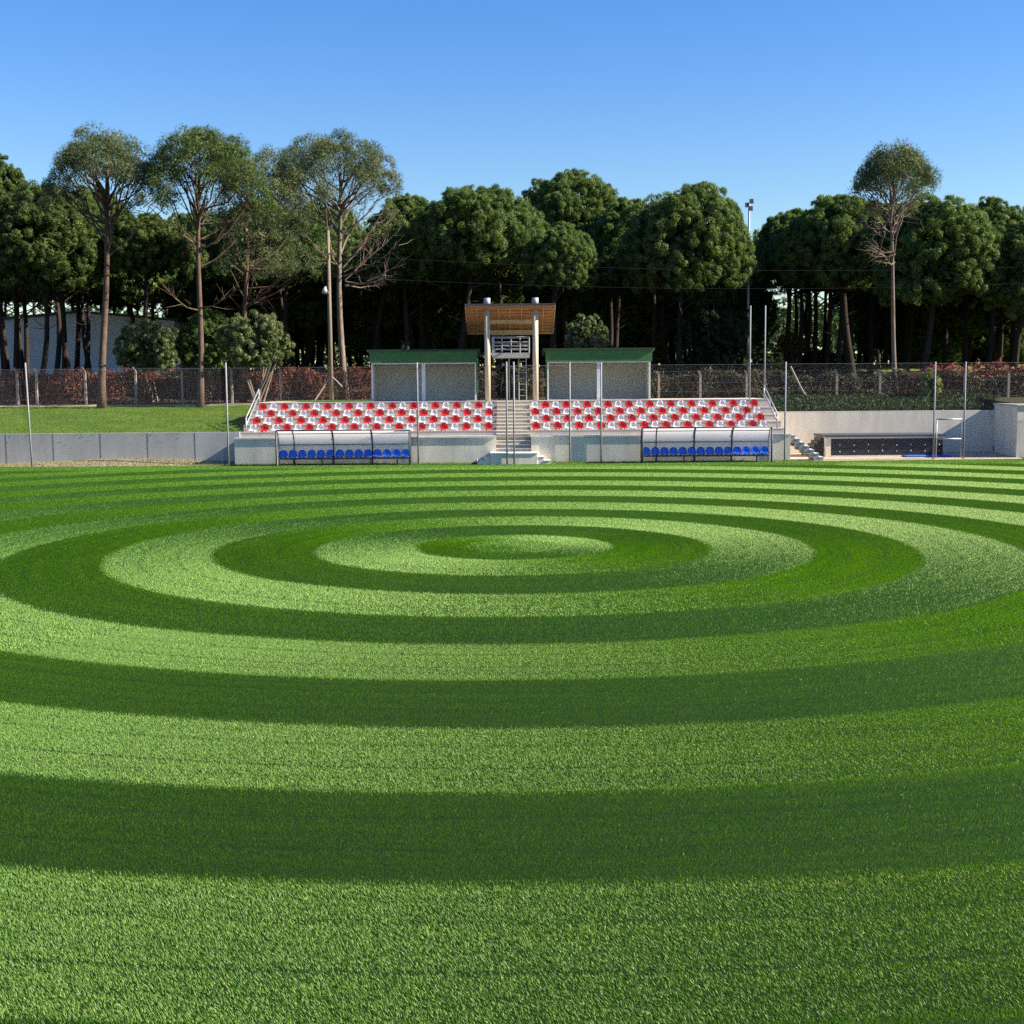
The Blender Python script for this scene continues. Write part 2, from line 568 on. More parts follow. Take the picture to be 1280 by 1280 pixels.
def tuft_strip(name, n, xs, ys, hs_, W, mat, label, mound=None):
    x = rng.uniform(*xs, n)
    y = rng.uniform(*ys, n)
    z = np.array([mound(a, b) for a, b in zip(x, y)]) if mound else np.zeros(n)
    h = rng.uniform(*hs_, n)
    a = rng.uniform(0, 6.28, n)
    ln = rng.uniform(0, .8, n)
    p = np.c_[x, y, z]
    d = np.c_[np.sin(ln) * np.cos(a), np.sin(ln) * np.sin(a), np.cos(ln)] * h[:, None]
    b = rng.uniform(0, 6.28, n)
    w = np.c_[np.cos(b), np.sin(b), 0 * b] * W / 2
    me = tris(name, np.stack([p - w, p + w, p + d], 1), M[mat], rng.random(n))
    tag(link(name, me), label, 'grass', kind='stuff')


def verge_z(X, Y):
    t = max(0., 1 - abs((Y - 54.85) / .75))
    return t * (.06 + .22 * math.exp(-((X + 16.2) / 3.2) ** 2))


vx = np.arange(-30, -11.5, .5)
vy = np.arange(54.1, 55.5, .15)
MB().add([(x, y, verge_z(x, y) + .006) for y in vy for x in vx],
         [(j * len(vx) + i, j * len(vx) + i + 1, (j + 1) * len(vx) + i + 1, (j + 1) * len(vx) + i)
          for j in range(len(vy) - 1) for i in range(len(vx) - 1)]).build('verge_ground', M['path'], smooth=True)
tag(bpy.data.objects['verge_ground'], 'low earth verge under dry grass along the left wall', 'verge', kind='structure')
tuft_strip('verge_grass', 20000, (-29, -11.7), (54.1, 55.25), (.03, .1), .018, 'straw', 'dry straw coloured grass on the verge at the foot of the wall', lambda a, b: verge_z(a, b))
tuft_strip('wall_foot_grass', 9000, (-11.6, 11.6), (53.75, 54.2), (.04, .13), .018, 'lawn_blade', 'long dark grass along the foot of the grandstand')

# ------------------------------------------------------------------ grandstand
CX = .08
SX0, SX1 = -11.5, 11.58
STL, STR = -.64, .82                   # stairway between the blocks
DZ = [1.08, 1.33, 1.61, 1.89, 2.18, 2.53]
DY = [54.22, 55.4, 56.15, 56.9, 57.65, 58.4]
stand = empty('grandstand', (CX, 54.22, 0), 'pale concrete grandstand of four terraces with central steps below the huts', 'grandstand')
for x0, x1 in ((SX0, STL), (STR, SX1)):
    prof = [(DY[0] + .02, 0), (58.4, 0), (58.4, DZ[4])]
    pr = [(DY[0] + .02, 0), (62.8, 0), (62.8, DZ[5]), (DY[5], DZ[5])]
    for i in (4, 3, 2, 1):
        pr += [(DY[i + 1], DZ[i]), (DY[i], DZ[i])]
    pr += [(DY[1], DZ[0]), (DY[0] + .02, DZ[0])]
    MB().prism_x(pr, x0, x1).build('terrace', M['terrace'], stand)
    MB().box(x0 - (.03 if x0 < -5 else 0), x1 + (.03 if x1 > 5 else 0), DY[0] - .06, DY[0] + .26, DZ[0] + .003, DZ[0] + .075).build('ledge', M['ledge'], stand)
    MB().box(x0, x1, DY[0] - .002, DY[0] + .018, 0, DZ[0]).build('front_wall', M['render'], stand)
    nos = MB()
    for i in (1, 2, 3, 4, 5):
        nos.box(x0, x1, DY[i] - .012, DY[i] + .06, DZ[i] - .03, DZ[i] + .004)
    nos.build('nosing', M['concrete'], stand)
# stairway: 4 steps up to the walkway, then two steps to each terrace
pr = [(DY[0] + .02, 0), (62.8, 0), (62.8, DZ[5] - .004)]
st = []
z, y = .47, DY[0] + .12
for k in range(4):
    z2 = .47 + (DZ[0] - .47) * (k + 1) / 4
    st.append((y, z2)); y += .27
for i in range(1, 6):
    zz = (DZ[i - 1] + DZ[i]) / 2
    st.append((DY[i] - .37, zz)); st.append((DY[i], DZ[i] - .004))
out = [(DY[0] + .02, 0), (62.8, 0), (62.8, DZ[5] - .004)]
for k in range(len(st) - 1, -1, -1):
    yy, zz = st[k]
    prev = st[k - 1][1] if k else .45
    out += [(yy, zz), (yy, prev)]
out += [(DY[0] + .02, .45)]
MB().prism_x(out, STL + .002, STR - .002).build('stairs', M['warm_render'], stand)
tr = MB()
for yy, zz in st:
    tr.box(STL + .01, STR - .01, yy - .015, yy + .05, zz - .025, zz + .004)
tr.build('step_nosing', M['ledge'], stand)
# entrance platform with side steps
PX0, PX1 = -.86, 1.04
pf_ = MB().box(PX0, PX1, 53.25, DY[0] - .004, 0, .44)
for k, zz in enumerate((.29, .14)):
    pf_.box(PX1 + .27 * k + .002, PX1 + .27 * (k + 1), 53.3, DY[0] - .004, 0, zz)
    pf_.box(PX0 - .27 * (k + 1), PX0 - .27 * k - .002, 53.3, DY[0] - .004, 0, zz)
pf_.build('entrance_platform', M['render'], stand)
cp = MB().box(PX0 - .02, PX1 + .02, 53.22, DY[0] - .004, .443, .485)
for k, zz in enumerate((.29, .14)):
    cp.box(PX1 + .27 * k + .03, PX1 + .27 * (k + 1) + .02, 53.28, DY[0] - .006, zz + .003, zz + .035)
    cp.box(PX0 - .27 * (k + 1) - .02, PX0 - .27 * k - .03, 53.28, DY[0] - .006, zz + .003, zz + .035)
cp.build('platform_coping', M['ledge'], stand)
for sx in (-1, 1):
    x = -11.25 if sx < 0 else 11.28
    h = MB()
    p0, p1 = (x, 55.45, DZ[1]), (x, 58.45, DZ[5])
    for (px_, py_, pz_) in (p0, p1):
        h.tube([(px_, py_, pz_), (px_, py_, pz_ + .62)], .03, 6)
    for dz in (.3, .6):
        h.tube([(x, 55.45, DZ[1] + dz), (x, 58.45, DZ[5] + dz)], .028, 6)
    h.build('handrail', M['steel'], stand, smooth=True)
# flying side stair down to the recess at the right
fl = MB()
n = 7
for k in range(n):
    zt = DZ[0] * (1 - (k + 0) / n) - .02
    x0 = SX1 + .01 + k * .2
    fl.box(x0, x0 + .199, 54.3, 55.3, max(zt - .3, .0), zt)
fl.build('side_stair', M['concrete'], stand)
tr = MB()
for k in range(n):
    zt = DZ[0] * (1 - k / n) - .02
    x0 = SX1 + .01 + k * .2
    tr.box(x0 + .005, x0 + .215, 54.28, 55.32, zt + .003, zt + .035)
tr.build('side_stair_tread', M['ledge'], stand)


# seats ---------------------------------------------------------------
def seat_mesh(name, mat):
    prof = [(-.17, .045), (-.155, .075), (-.1, .07), (0, .055), (.09, .06), (.14, .085), (.165, .13), (.178, .19), (.188, .25), (.195, .3), (.2, .335)]
    W = [.165, .172, .176, .178, .178, .176, .172, .165, .15, .118, .05]
    us = np.linspace(-1, 1, 9)
    bm = bmesh.new()
    g = []
    for (y, z), w in zip(prof, W):
        row = []
        for u in us:
            c = .045 * abs(u) ** 2.2
            back = z > .13
            row.append(bm.verts.new((u * w, y - (c * 1.1 if back else 0), z + (0 if back else c * .7))))
        g.append(row)
    for i in range(len(prof) - 1):
        for j in range(len(us) - 1):
            bm.faces.new((g[i][j], g[i][j + 1], g[i + 1][j + 1], g[i + 1][j]))
    bmesh.ops.solidify(bm, geom=bm.faces[:], thickness=.016)
    for s in (-1, 1):      # fixing feet
        bmesh.ops.create_cube(bm, size=1, matrix=Matrix.Translation((s * .09, .02, .028)) @ Matrix.Diagonal((.05, .2, .054, 1)))
    me = bpy.data.meshes.new(name)
    bmesh.ops.recalc_face_normals(bm, faces=bm.faces[:])
    bm.to_mesh(me)
    bm.free()
    me.materials.append(mat)
    me.polygons.foreach_set('use_smooth', [True] * len(me.polygons))
    return me


ORD = 'first second third fourth fifth sixth seventh eighth ninth tenth eleventh twelfth'.split()
seat_me = {'red': seat_mesh('red_seat', M['red']), 'white': seat_mesh('white_seat', M['white'])}
ROWN = ['lowest', 'second lowest', 'second highest', 'highest']
for block in (0, 1):
    for r in range(4):
        cnt = {'red': 0, 'white': 0}
        for q in range(22):          # counted from the stairway outwards
            if block == 0:
                x = -.97 - q * .4775
                first_red = r != 3 and r != 1 or False
                first_red = {3: False, 2: True, 1: False, 0: True}[r]
            else:
                x = 1.05 + q * .462
                first_red = {3: False, 2: True, 1: False, 0: True}[r]
            col = 'red' if (q % 2 == 0) == first_red else 'white'
            o = bpy.data.objects.new('stadium_seat', seat_me[col])
            C.objects.link(o)
            o.location = (x, DY[r + 1] + .2, DZ[r + 1] + .004)
            o.rotation_euler = (0, 0, 0)
            tag(o, '%s %s plastic seat from the central stairway in the %s row %s of it' % (ORD[cnt[col]], col, ROWN[r], ('left', 'right')[block]),
                'seat', '%s seats of the grandstand' % col)
            cnt[col] += 1


# dugouts ---------------------------------------------------------------
blue_me = seat_mesh('blue_seat', M['blue'])


def dugout(x0, x1, label):
    Yf, Yb, H = 53.36, 54.02, 1.46
    t = empty('dugout', ((x0 + x1) / 2, Yb, 0), label, 'dugout', 'team dugouts in front of the grandstand')
    prof = [(Yb, .04), (Yb, .55), (Yb - .02, .85), (Yb - .1, 1.12), (Yb - .24, 1.31), (Yb - .42, 1.42), (Yf, H - .01)]
    pan = MB()
    n = len(prof)
    vs, fs = [], []
    for y, z in prof:
        vs += [(x0 + .03, y, z), (x1 - .03, y, z)]
    for i in range(n - 1):
        fs.append((2 * i, 2 * i + 1, 2 * i + 3, 2 * i + 2))
    pan.add(vs, fs).build('back_panel', M['poly'], t, smooth=True)
    ends = MB()
    for x in (x0 + .015, x1 - .015):
        m_ = len(prof)
        vs = [(x + e, y, z) for e in (-.004, .004) for y, z in prof + [(Yf, .04)]]
        k = m_ + 1
        ends.add(vs, [tuple(range(k)), tuple(range(2 * k - 1, k - 1, -1))])
    ends.build('end_panel', M['clear'], t)
    W = x1 - x0
    fr = MB()
    for i, x in enumerate((x0, x0 + W * .117, x0 + W * .415, x0 + W * .71, x1)):
        fr.tube([(x, y - .02, z) for y, z in prof], .024 if i in (0, 1, 4) else .032, 6)
    for x in (x0, x1):
        fr.tube([(x, Yf, 0), (x, Yf, H)], .035, 6)
    for (y, z) in (prof[4], prof[2], prof[0]):
        fr.tube([(x0, y - .02, z), (x1, y - .02, z)], .017, 6)
    fr.tube([(x0, Yf, H), (x1, Yf, H)], .03, 6)
    fr.build('frame', M['dark_metal'], t, smooth=True)
    b = MB().box(x0 + .05, x1 - .05, 53.62, 53.68, .26, .31)
    b.box(x0 + .05, x1 - .05, 53.84, 53.9, .26, .31)
    for x in (x0 + W * .117, x0 + W * .33, x0 + W * .415, x0 + W * .7, x0 + W * .9):
        b.box(x - .025, x + .025, 53.74, 53.79, 0, .26)
        b.box(x - .02, x + .02, 53.62, 53.9, .235, .259)
    b.build('seat_bar', M['dark_metal'], t)
    m_ = 14
    for q in range(m_):
        o = link('seat', blue_me, t)
        x = x0 + .2 + (W - .4) * q / (m_ - 1)
        o.location = Vector((x, 53.74, .308)) - Vector(WL[t])
        o.rotation_euler = (0, 0, 0)
    return t


dugout(-9.62, -4.17, 'clear panelled dugout with blue seats in front of the left seat block')
dugout(5.36, 10.64, 'clear panelled dugout with blue seats in front of the right seat block')


# huts ---------------------------------------------------------------
def hut(x0, x1, label):
    z0, zt, Yf, Yb = 2.535, 4.86, 59.95, 62.3
    t = empty('shelter_hut', ((x0 + x1) / 2, Yf, z0), label, 'hut', 'open fronted huts above the grandstand')
    i0, i1 = x0 + .13, x1 - .13
    w = MB()
    w.box(i0, i1, Yb - .08, Yb, z0, zt - .1)
    w.build('back_wall', M['hut_wall'], t)
    w = MB()
    w.box(i0, i0 + .07, Yf + .08, Yb - .082, z0, zt - .12)
    w.box(i1 - .07, i1, Yf + .08, Yb - .082, z0, zt - .12)
    w.build('side_wall', M['hut_wall'], t)
    tr_ = MB()
    for x in (i1 + .001, i0 - .031):
        for y in (Yf + .1, Yf + 1.1, Yb - .12):
            tr_.box(x, x + .03, y, y + .06, z0, zt - .12)
    tr_.build('side_trim', M['green'], t)
    MB().box(x0 + .06, x1 - .06, Yf - .12, Yf - .08, 4.27, zt - .05).build('fascia', M['green'], t)
    r = MB()
    r.hexa([(x0 - .06, Yf - .2, zt - .06), (x1 + .06, Yf - .2, zt - .06), (x1 + .06, Yb + .15, zt - .28), (x0 - .06, Yb + .15, zt - .28),
            (x0 - .06, Yf - .2, zt + .02), (x1 + .06, Yf - .2, zt + .02), (x1 + .06, Yb + .15, zt - .2), (x0 - .06, Yb + .15, zt - .2)])
    r.build('roof', M['darkgreen'], t)
    f = MB()
    f.box(i0, i1, Yf - .075, Yf - .02, 4.22, 4.285)
    xm = (x0 + x1) / 2
    f.box(xm - .09, xm + .07, Yf - .06, Yf + .04, z0, 4.215)
    f.box(i0, i0 + .06, Yf - .06, Yf, z0, 4.215)
    f.box(i1 - .06, i1, Yf - .06, Yf, z0, 4.215)
    f.build('front_frame', M['hut_frame'], t)
    c = MB().box(i0 + .075, i1 - .075, Yf + .05, Yb - .085, z0, z0 + .03)
    c.build('floor_slab', M['concrete'], t)


hut(-6.5, -1.46, 'green fronted open hut above the left seats beside the tower')
hut(1.53, 6.5, 'green fronted open hut above the right seats beside the tower')

# commentary tower ---------------------------------------------------------------
tw = empty('commentary_tower', (.06, 60, 2.53), 'tall commentary platform under a slanted wooden roof on two columns', 'tower')
YC = 59.15
cl, cr = -1.05, 1.11
for x in (cl, cr):
    MB().tube([(x, YC, 2.532), (x, YC, 6.72)], .125, 16).build('column', M['column'], tw, smooth=True)
    MB().tube([(x, YC, 6.8), (x, YC, 7.12)], .15, 16).build('column_cap', M['steel'], tw, smooth=True)
Y0r, Z0r, Y1r, Z1r = 58.82, 6.76, 61.85, 5.72


def on_roof(y, dz):
    return Z0r + (Z1r - Z0r) * (y - Y0r) / (Y1r - Y0r) + dz


def roofbar(mb, x0, x1, y0, y1, d0, d1, x0b=None, x1b=None):
    x0b = x0 if x0b is None else x0b
    x1b = x1 if x1b is None else x1b
    mb.hexa([(x0, y0, on_roof(y0, d0)), (x1, y0, on_roof(y0, d0)), (x1b, y1, on_roof(y1, d0)), (x0b, y1, on_roof(y1, d0)),
             (x0, y0, on_roof(y0, d1)), (x1, y0, on_roof(y0, d1)), (x1b, y1, on_roof(y1, d1)), (x0b, y1, on_roof(y1, d1))])


rb = MB()
roofbar(rb, -2.0, 1.98, Y0r, Y1r, -.03, .02)
roof = rb.build('roof', M['wood'], tw)
rb = MB()
roofbar(rb, -2.04, 2.02, Y0r - .05, Y1r + .05, .024, .07)
rb.build('roof_cover', M['roofdark'], roof)
pu = MB()
for i in range(9):
    y = Y0r + .08 + i * (Y1r - Y0r - .2) / 8
    roofbar(pu, -1.96, 1.94, y, y + .05, -.09, -.032)
pu.build('purlin', M['wood'], roof)
ra = MB()
for i, x in enumerate((-1.5, -.55, -.03, .5, 1.48)):
    roofbar(ra, x - .012, x + .012, Y0r + .03, Y1r - .03, -.1, -.034)
ra.build('rafter', M['wood_trim'], roof)
fa = MB()
roofbar(fa, -2.03, -2.003, Y0r, Y1r, -.1, .02)
roofbar(fa, 1.983, 2.01, Y0r, Y1r, -.1, .02)
roofbar(fa, -2.0, 1.98, Y1r + .002, Y1r + .03, -.1, .02)
fa.build('roof_trim', M['wood_trim'], roof)
MB().box(cl + .13, cr - .13, 60.05, 60.15, 6.02, 6.2).build('beam', M['wood_trim'], tw)
MB().box(cl + .05, cr - .05, 61.3, 61.42, 5.55, 5.78).build('beam', M['wood_trim'], tw)
bs = MB()
for x in (cl, cr):
    bs.box(x - .05, x + .05, YC + .1, 61.3, 5.56, 5.66)
    bs.box(x - .05, x + .05, 61.3, 61.42, 2.532, 5.55)
    bs.box(x - .05, x + .05, YC + .1, 61.3, 4.5, 4.62)
bs.build('rear_frame', M['column'], tw)
MB().box(-.84, .86, 59.55, 61.28, 4.46, 4.69).build('platform', M['concrete'], tw)
rl_ = MB()
for y in (59.6, 61.2):
    for z in (4.86, 5.02, 5.18, 5.4):
        rl_.tube([(-.82, y, z), (.84, y, z)], .022, 6)
    for x in (-.82, -.4, .02, .42, .84):
        rl_.tube([(x, y, 4.69), (x, y, 5.4)], .022, 6)
for x in (-.82, .84):
    for z in (4.86, 5.02, 5.18, 5.4):
        rl_.tube([(x, 59.6, z), (x, 61.2, z)], .022, 6)
rl_.box(-.86, -.74, 59.54, 59.57, 4.69, 5.42)
rl_.build('railing', M['steel'], tw)
ld = MB()
for x in (.36, .7):
    ld.tube([(x, 60.0, 2.54), (x, 60.0, 4.46)], .022, 6)
for z in np.arange(2.75, 4.4, .26):
    ld.tube([(.36, 60.0, z), (.7, 60.0, z)], .016, 6)
ld.build('ladder', M['steel'], tw)
MB().tube([(-.08, 60.3, 2.54), (-.08, 60.3, 4.46)], .03, 6).build('prop', M['column'], tw)

# ------------------------------------------------------------------ walls at both sides, recess
w = empty('retaining_wall', (-20, 55.4, 0), 'long grey concrete retaining wall under the lawn left of the grandstand', 'wall')
MB().box(-34, SX0 - .003, 55.3, 55.5, -.1, 1.35).build('wall_panel', M['concrete_stain'], w)
j = MB()
for x in np.arange(-33.4, -12, 2.0):
    j.box(x - .006, x + .006, 55.294, 55.299, 0, 1.34)
j.build('panel_joint', M['dark_metal'], w)
w = empty('recess_wall', (17, 60, 0), 'pale rendered wall behind the recess right of the grandstand', 'wall')
MB().box(SX1 + .003, 22.2, 59.98, 60.2, -.1, 1.92).build('wall_panel', M['render'], w)
w = empty('corner_wall', (22, 56, 0), 'pale rendered corner wall closing the recess at the right', 'wall')
mb = MB()
mb.hexa([(21.5, 55.55, -.1), (34, 55.75, -.1), (34, 60.2, -.1), (22.202, 60.2, -.1), (21.5, 55.55, 2.18), (34, 55.75, 2.18), (34, 60.2, 2.18), (22.202, 60.2, 2.18)])
mb.build('wall_block', M['render'], w)
mb = MB()
mb.hexa([(21.46, 55.5, 2.184), (34, 55.7, 2.184), (34, 60.2, 2.184), (22.16, 60.2, 2.184), (21.46, 55.5, 2.25), (34, 55.7, 2.25), (34, 60.2, 2.25), (22.16, 60.2, 2.25)])
mb.build('coping', M['concrete'], w)
MB().add([(SX1 + .01, 54.1, .008), (21.45, 54.6, .008), (22.15, 59.96, .008), (SX1 + .01, 59.96, .008)], [(0, 1, 2, 3)]).build('recess_floor', M['path'])
tag(bpy.data.objects['recess_floor'], 'pale gravel floor of the recess beside the grandstand', 'floor', kind='structure')

b = empty('storage_bench', (16.3, 57, 0), 'low black panelled shed with a flat dark roof in the recess', 'shed')
MB().box(13.72, 13.95, 57.0, 59.0, .01, .8).build('end_wall', M['render'], b)
MB().box(13.952, 18.85, 57.03, 59.0, .06, .8).build('front_panel', M['black'], b)
MB().box(13.7, 18.9, 56.97, 59.0, .803, .86).build('rail', M['hut_frame'], b)
MB().box(13.66, 18.95, 56.93, 59.05, .863, .96).build('roof', M['roofdark'], b)
MB().box(13.96, 18.6, 56.98, 57.03, .012, .058).build('base_strip', M['hut_frame'], b)
bo = MB()
for i, x in enumerate(np.arange(14.35, 18.8, .62)):
    for z in (.24, .52):
        bo.tube([(x, 57.03, z + rng.normal(0, .02)), (x, 56.99, z)], .022, 6)
bo.build('bolt', M['hut_frame'], b)
sm = MB()
for k in range(5):
    sm.box(13.715 - .14 * (k + 1), 13.715 - .14 * k - .002, 57.3, 58.6, .01, .84 - .15 * k)
sm.build('end_step', M['black'], b)
o = MB().box(17.0, 18.95, 56.2, 56.85, .014, .075).build('exercise_mat', M['matblue'], None, (18, 56.5, .014), bevel=.02)
tag(o, 'flat blue mat lying in front of the low black shed', 'mat')

# ------------------------------------------------------------------ chain link fence round the pitch
FL = [(-27, 53.35), (-19.72, 53.62), (-11.75, 54.12), (-3.87, 54.13), (-.18, 53.18), (.11, 53.18), (2.42, 54.12), (3.72, 54.12), (11.33, 54.12), (17.66, 54.62), (18.95, 54.7), (27, 55.2)]
FL[4] = (-.18, 53.16)
FL[5] = (.11, 53.16)
fence = empty('chain_link_fence', (0, 54.1, 0), 'tall galvanised chain link fence on steel posts along the far side of the pitch', 'fence')
FH = 4.0


def mesh_bay(p, q, z0, z1, parent, name='wire_mesh', step=.1, r=.0012):
    p, q = Vector((*p, 0)), Vector((*q, 0))
    L = (q - p).length
    d = (q - p) / L
    nrm = Vector((d.y, -d.x, 0))
    H = z1 - z0
    mb = MB()
    vs, fs = [], []
    for sgn in (1, -1):
        s = -H
        while s < L + H:
            # wire along s + sgn*z
            a, b_ = (s, 0.), (s + sgn * H, H)
            t0, t1 = 0., 1.
            dx = b_[0] - a[0]
            for lo in (0, L):
                pass
            ta, tb = (0 - a[0]) / dx, (L - a[0]) / dx
            t0, t1 = max(0, min(ta, tb)), min(1, max(ta, tb))
            if t1 - t0 > .002:
                P = p + d * (a[0] + dx * t0) + Vector((0, 0, z0 + H * t0))
                Q = p + d * (a[0] + dx * t1) + Vector((0, 0, z0 + H * t1))
                w_ = (d * sgn * -1 + Vector((0, 0, 1))).normalized() * r
                o_ = nrm * (r * sgn)
                n0 = len(vs)
                for X in (P, Q):
                    vs += [X + w_ + o_, X - w_ + o_, X + o_ * 1 + nrm * r * 1.6]
                fs += [(n0, n0 + 1, n0 + 4, n0 + 3), (n0 + 1, n0 + 2, n0 + 5, n0 + 4), (n0 + 2, n0, n0 + 3, n0 + 5)]
            s += step
    mb.add(vs, fs)
    mb.tube([p + Vector((0, 0, z1)), q + Vector((0, 0, z1))], .006, 5)
    mb.tube([p + Vector((0, 0, (z0 + z1) / 2)), q + Vector((0, 0, (z0 + z1) / 2))], .005, 5)
    return mb.build(name, M['wire'], parent)


for i in range(len(FL) - 1):
    if i in (4, 9): continue
    zb = .04
    mesh_bay(FL[i], FL[i + 1], zb, FH + .02, fence)
for i, (x, y) in enumerate(FL):
    lean = {1: -.1}.get(i, 0) + .06 * (1 if x > 0 else -1) * 0
    MB().tube([(x, y, 0), (x + lean, y, 4.18 - .006 * x)], .035, 8).build('post', M['dull_steel'], fence, smooth=True)
# the two gates
g = empty('fence_gate', (18.3, 54.66, 0), 'open framed steel gate with two cross bars in the fence at the right', 'gate')
gm = MB()
p, q = Vector((17.78, 54.64, 0)), Vector((18.85, 54.70, 0))
for P in (p, q):
    gm.tube([P + Vector((0, 0, .06)), P + Vector((0, 0, 1.7))], .028, 8)
for z in (.86, 1.68):
    gm.tube([p + Vector((0, 0, z)), q + Vector((0, 0, z))], .03, 8)
gm.build('frame', M['steel'], g, smooth=True)
mesh_bay((17.66, 54.62), (18.95, 54.7), 1.72, FH, g)
g = empty('fence_gate', (0, 53.16, 0), 'narrow steel gate leaf at the foot of the central stairway', 'gate')
gm = MB()
for z in (.92, 2.25, 4.0):
    gm.tube([(-.15, 53.16, z), (.08, 53.16, z)], .022, 8)
gm.build('frame', M['steel'], g, smooth=True)

# slim poles by the right block
for x, name in ((937, 'left'), (955.5, 'right')):
    P = at(x, 497, 59.2)
    o = MB().tube([(P[0], 59.2, 2.535), (P[0], 59.2, 6.7)], .033, 8).build('steel_pole', M['dull_steel'], None, (P[0], 59.2, 2.535), smooth=True)
    tag(o, 'slim grey steel pole on the grandstand deck, %s of a pair behind the right seats' % name, 'pole')

# ------------------------------------------------------------------ boundary fences and hedges
def leaf_cloud(n, pos, size, up=.2):
    """randomly turned leaf triangles at the given (n,3) positions"""
    a = rng.normal(0, 1, (n, 3)); a /= np.linalg.norm(a, axis=1)[:, None]
    b = rng.normal(0, 1, (n, 3)); b -= a * (a * b).sum(1)[:, None]; b /= np.linalg.norm(b, axis=1)[:, None]
    s = size * rng.uniform(.6, 1.4, n)
    return np.stack([pos - b * (s * .35)[:, None], pos + b * (s * .35)[:, None], pos + a * s[:, None]], 1)


def hedge(name, x0, x1, Y, z0, top, depth, n, mat, label, size=.13, lean=.0, extra=None):
    x = rng.uniform(x0, x1, n)
    tp = top(x) + .12 * np.sin(x * 2.1) + .08 * np.sin(x * 5.3 + 1)
    h = rng.beta(1.3, 1.0, n)
    z = z0 + (tp - z0) * h + rng.normal(0, .05, n)
    z += (rng.random(n) < .05) * rng.uniform(0, .3, n)
    bul = depth * (.8 + .2 * np.sin(x * 1.7 + 2 * np.sin(x * .6)))
    y = Y - bul * rng.uniform(0, 1, n) ** .6 * (1 - .4 * h)
    V = leaf_cloud(n, np.c_[x, y, z], size)
    tint = np.clip(rng.normal(.4, .2, n) + .12 * np.sin(x * 1.1 + z * 2), 0, 1)
    loc = np.array([(x0 + x1) / 2, Y, z0])
    t = empty(name, loc, label, 'hedge')
    link('foliage', tris('foliage', V - loc, M[mat], tint), t)
    st_ = MB()
    for _ in range(int((x1 - x0) * 9)):
        a = rng.uniform(x0, x1)
        p0 = np.array([a, Y - rng.uniform(0, depth * .8), z0])
        pts = [p0]
        for s in range(4):
            pts.append(pts[-1] + np.array([rng.normal(0, .22), rng.normal(0, .08), (float(top(np.array([a]))[0]) - z0) / 4 * rng.uniform(.7, 1.1)]))
        st_.tube(pts, [.016, .014, .011, .008, .004], 4, caps=False)
    st_.build('stems', M['bark_pale'], t)
    return t


hedge('hedge', -29, -6.9, 69.2, 2.3, lambda x: 4.05 + 0 * x, .7, 34000, 'vine_brown', 'reddish brown dry vine hedge on the fence left of the grandstand', .085)
hedge('hedge', -1.6, 1.6, 64.4, 2.45, lambda x: 3.9 + 0 * x, .6, 7000, 'vine_olive', 'short piece of brown green hedge behind the tower between the huts', .085)
hedge('hedge', 6.4, 31, 64.4, 2.3, lambda x: 3.75 - .012 * (x - 6) + .12 * np.sin(x * .7), .8, 42000, 'vine_olive', 'tangled olive grey vine hedge on the fence right of the grandstand', .09)
hedge('red_shrub', 19.6, 29, 67.5, 2.4, lambda x: 3.7 + .35 * np.clip((x - 20) / 3, 0, 1), 1.2, 5000, 'vine_red', 'dull red shrubs behind the olive hedge at the far right', .14)


n = 26000
x, y = rng.uniform(11.9, 22.5, n), rng.uniform(60.2, 63.9, n)
z = np.array([gz(a, b) for a, b in zip(x, y)]) + rng.uniform(0, .22, n)
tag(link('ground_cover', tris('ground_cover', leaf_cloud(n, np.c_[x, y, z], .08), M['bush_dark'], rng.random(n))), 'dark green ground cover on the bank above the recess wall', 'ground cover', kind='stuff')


def boundary(name, label, posts, Y, z0, h):
    t = empty(name, (posts[0], Y, z0), label, 'fence')
    for x in posts:
        p = MB().hexa([(x - .055, Y - .055, z0 - .1), (x + .055, Y - .055, z0 - .1), (x + .055, Y + .055, z0 - .1), (x - .055, Y + .055, z0 - .1),
                       (x - .05, Y - .05, z0 + h), (x + .05, Y - .05, z0 + h), (x + .05, Y + .05, z0 + h), (x - .05, Y + .05, z0 + h)])
        p.hexa([(x - .05, Y - .05, z0 + h), (x + .05, Y - .05, z0 + h), (x + .05, Y + .05, z0 + h), (x - .05, Y + .05, z0 + h),
                (x - .16, Y - .14, z0 + h + .22), (x - .08, Y - .14, z0 + h + .22), (x - .08, Y - .06, z0 + h + .22), (x - .16, Y - .06, z0 + h + .22)])
        p.build('post', M['post_concrete'], t)
    wm = MB()
    for z in (z0 + h * .35, z0 + h * .7, z0 + h - .03, z0 + h + .18):
        wm.tube([(posts[0], Y - .06, z), (posts[-1], Y - .06, z)], .005, 4)
    wm.build('fence_wire', M['wire'], t)
    return t


bl_px = [22, 46, 107, 170, 228, 290, 351, 414]
boundary('boundary_fence', 'wire boundary fence on concrete posts inside the brown hedge', [at(x, 480, 68.5)[0] for x in bl_px], 68.45, 2.33, 1.75)
br_px = [824, 876, 934, 1047, 1101, 1160, 1207, 1262]
bf = boundary('boundary_fence', 'wire boundary fence on concrete posts with bent tops inside the olive hedge', [at(x, 480, 63.4)[0] for x in br_px], 63.55, 2.42, 1.22)
P0, P1 = at(988, 458, 63.4), at(1001, 485, 63.3)
MB().tube([P0, P1, P1 + np.array([.25, -.05, -.4])], .05, 5).build('brace', M['post_concrete'], bf)


# ------------------------------------------------------------------ trees
def unit(n):
    a = rng.normal(0, 1, (n, 3))
    return a / np.linalg.norm(a, axis=1)[:, None]


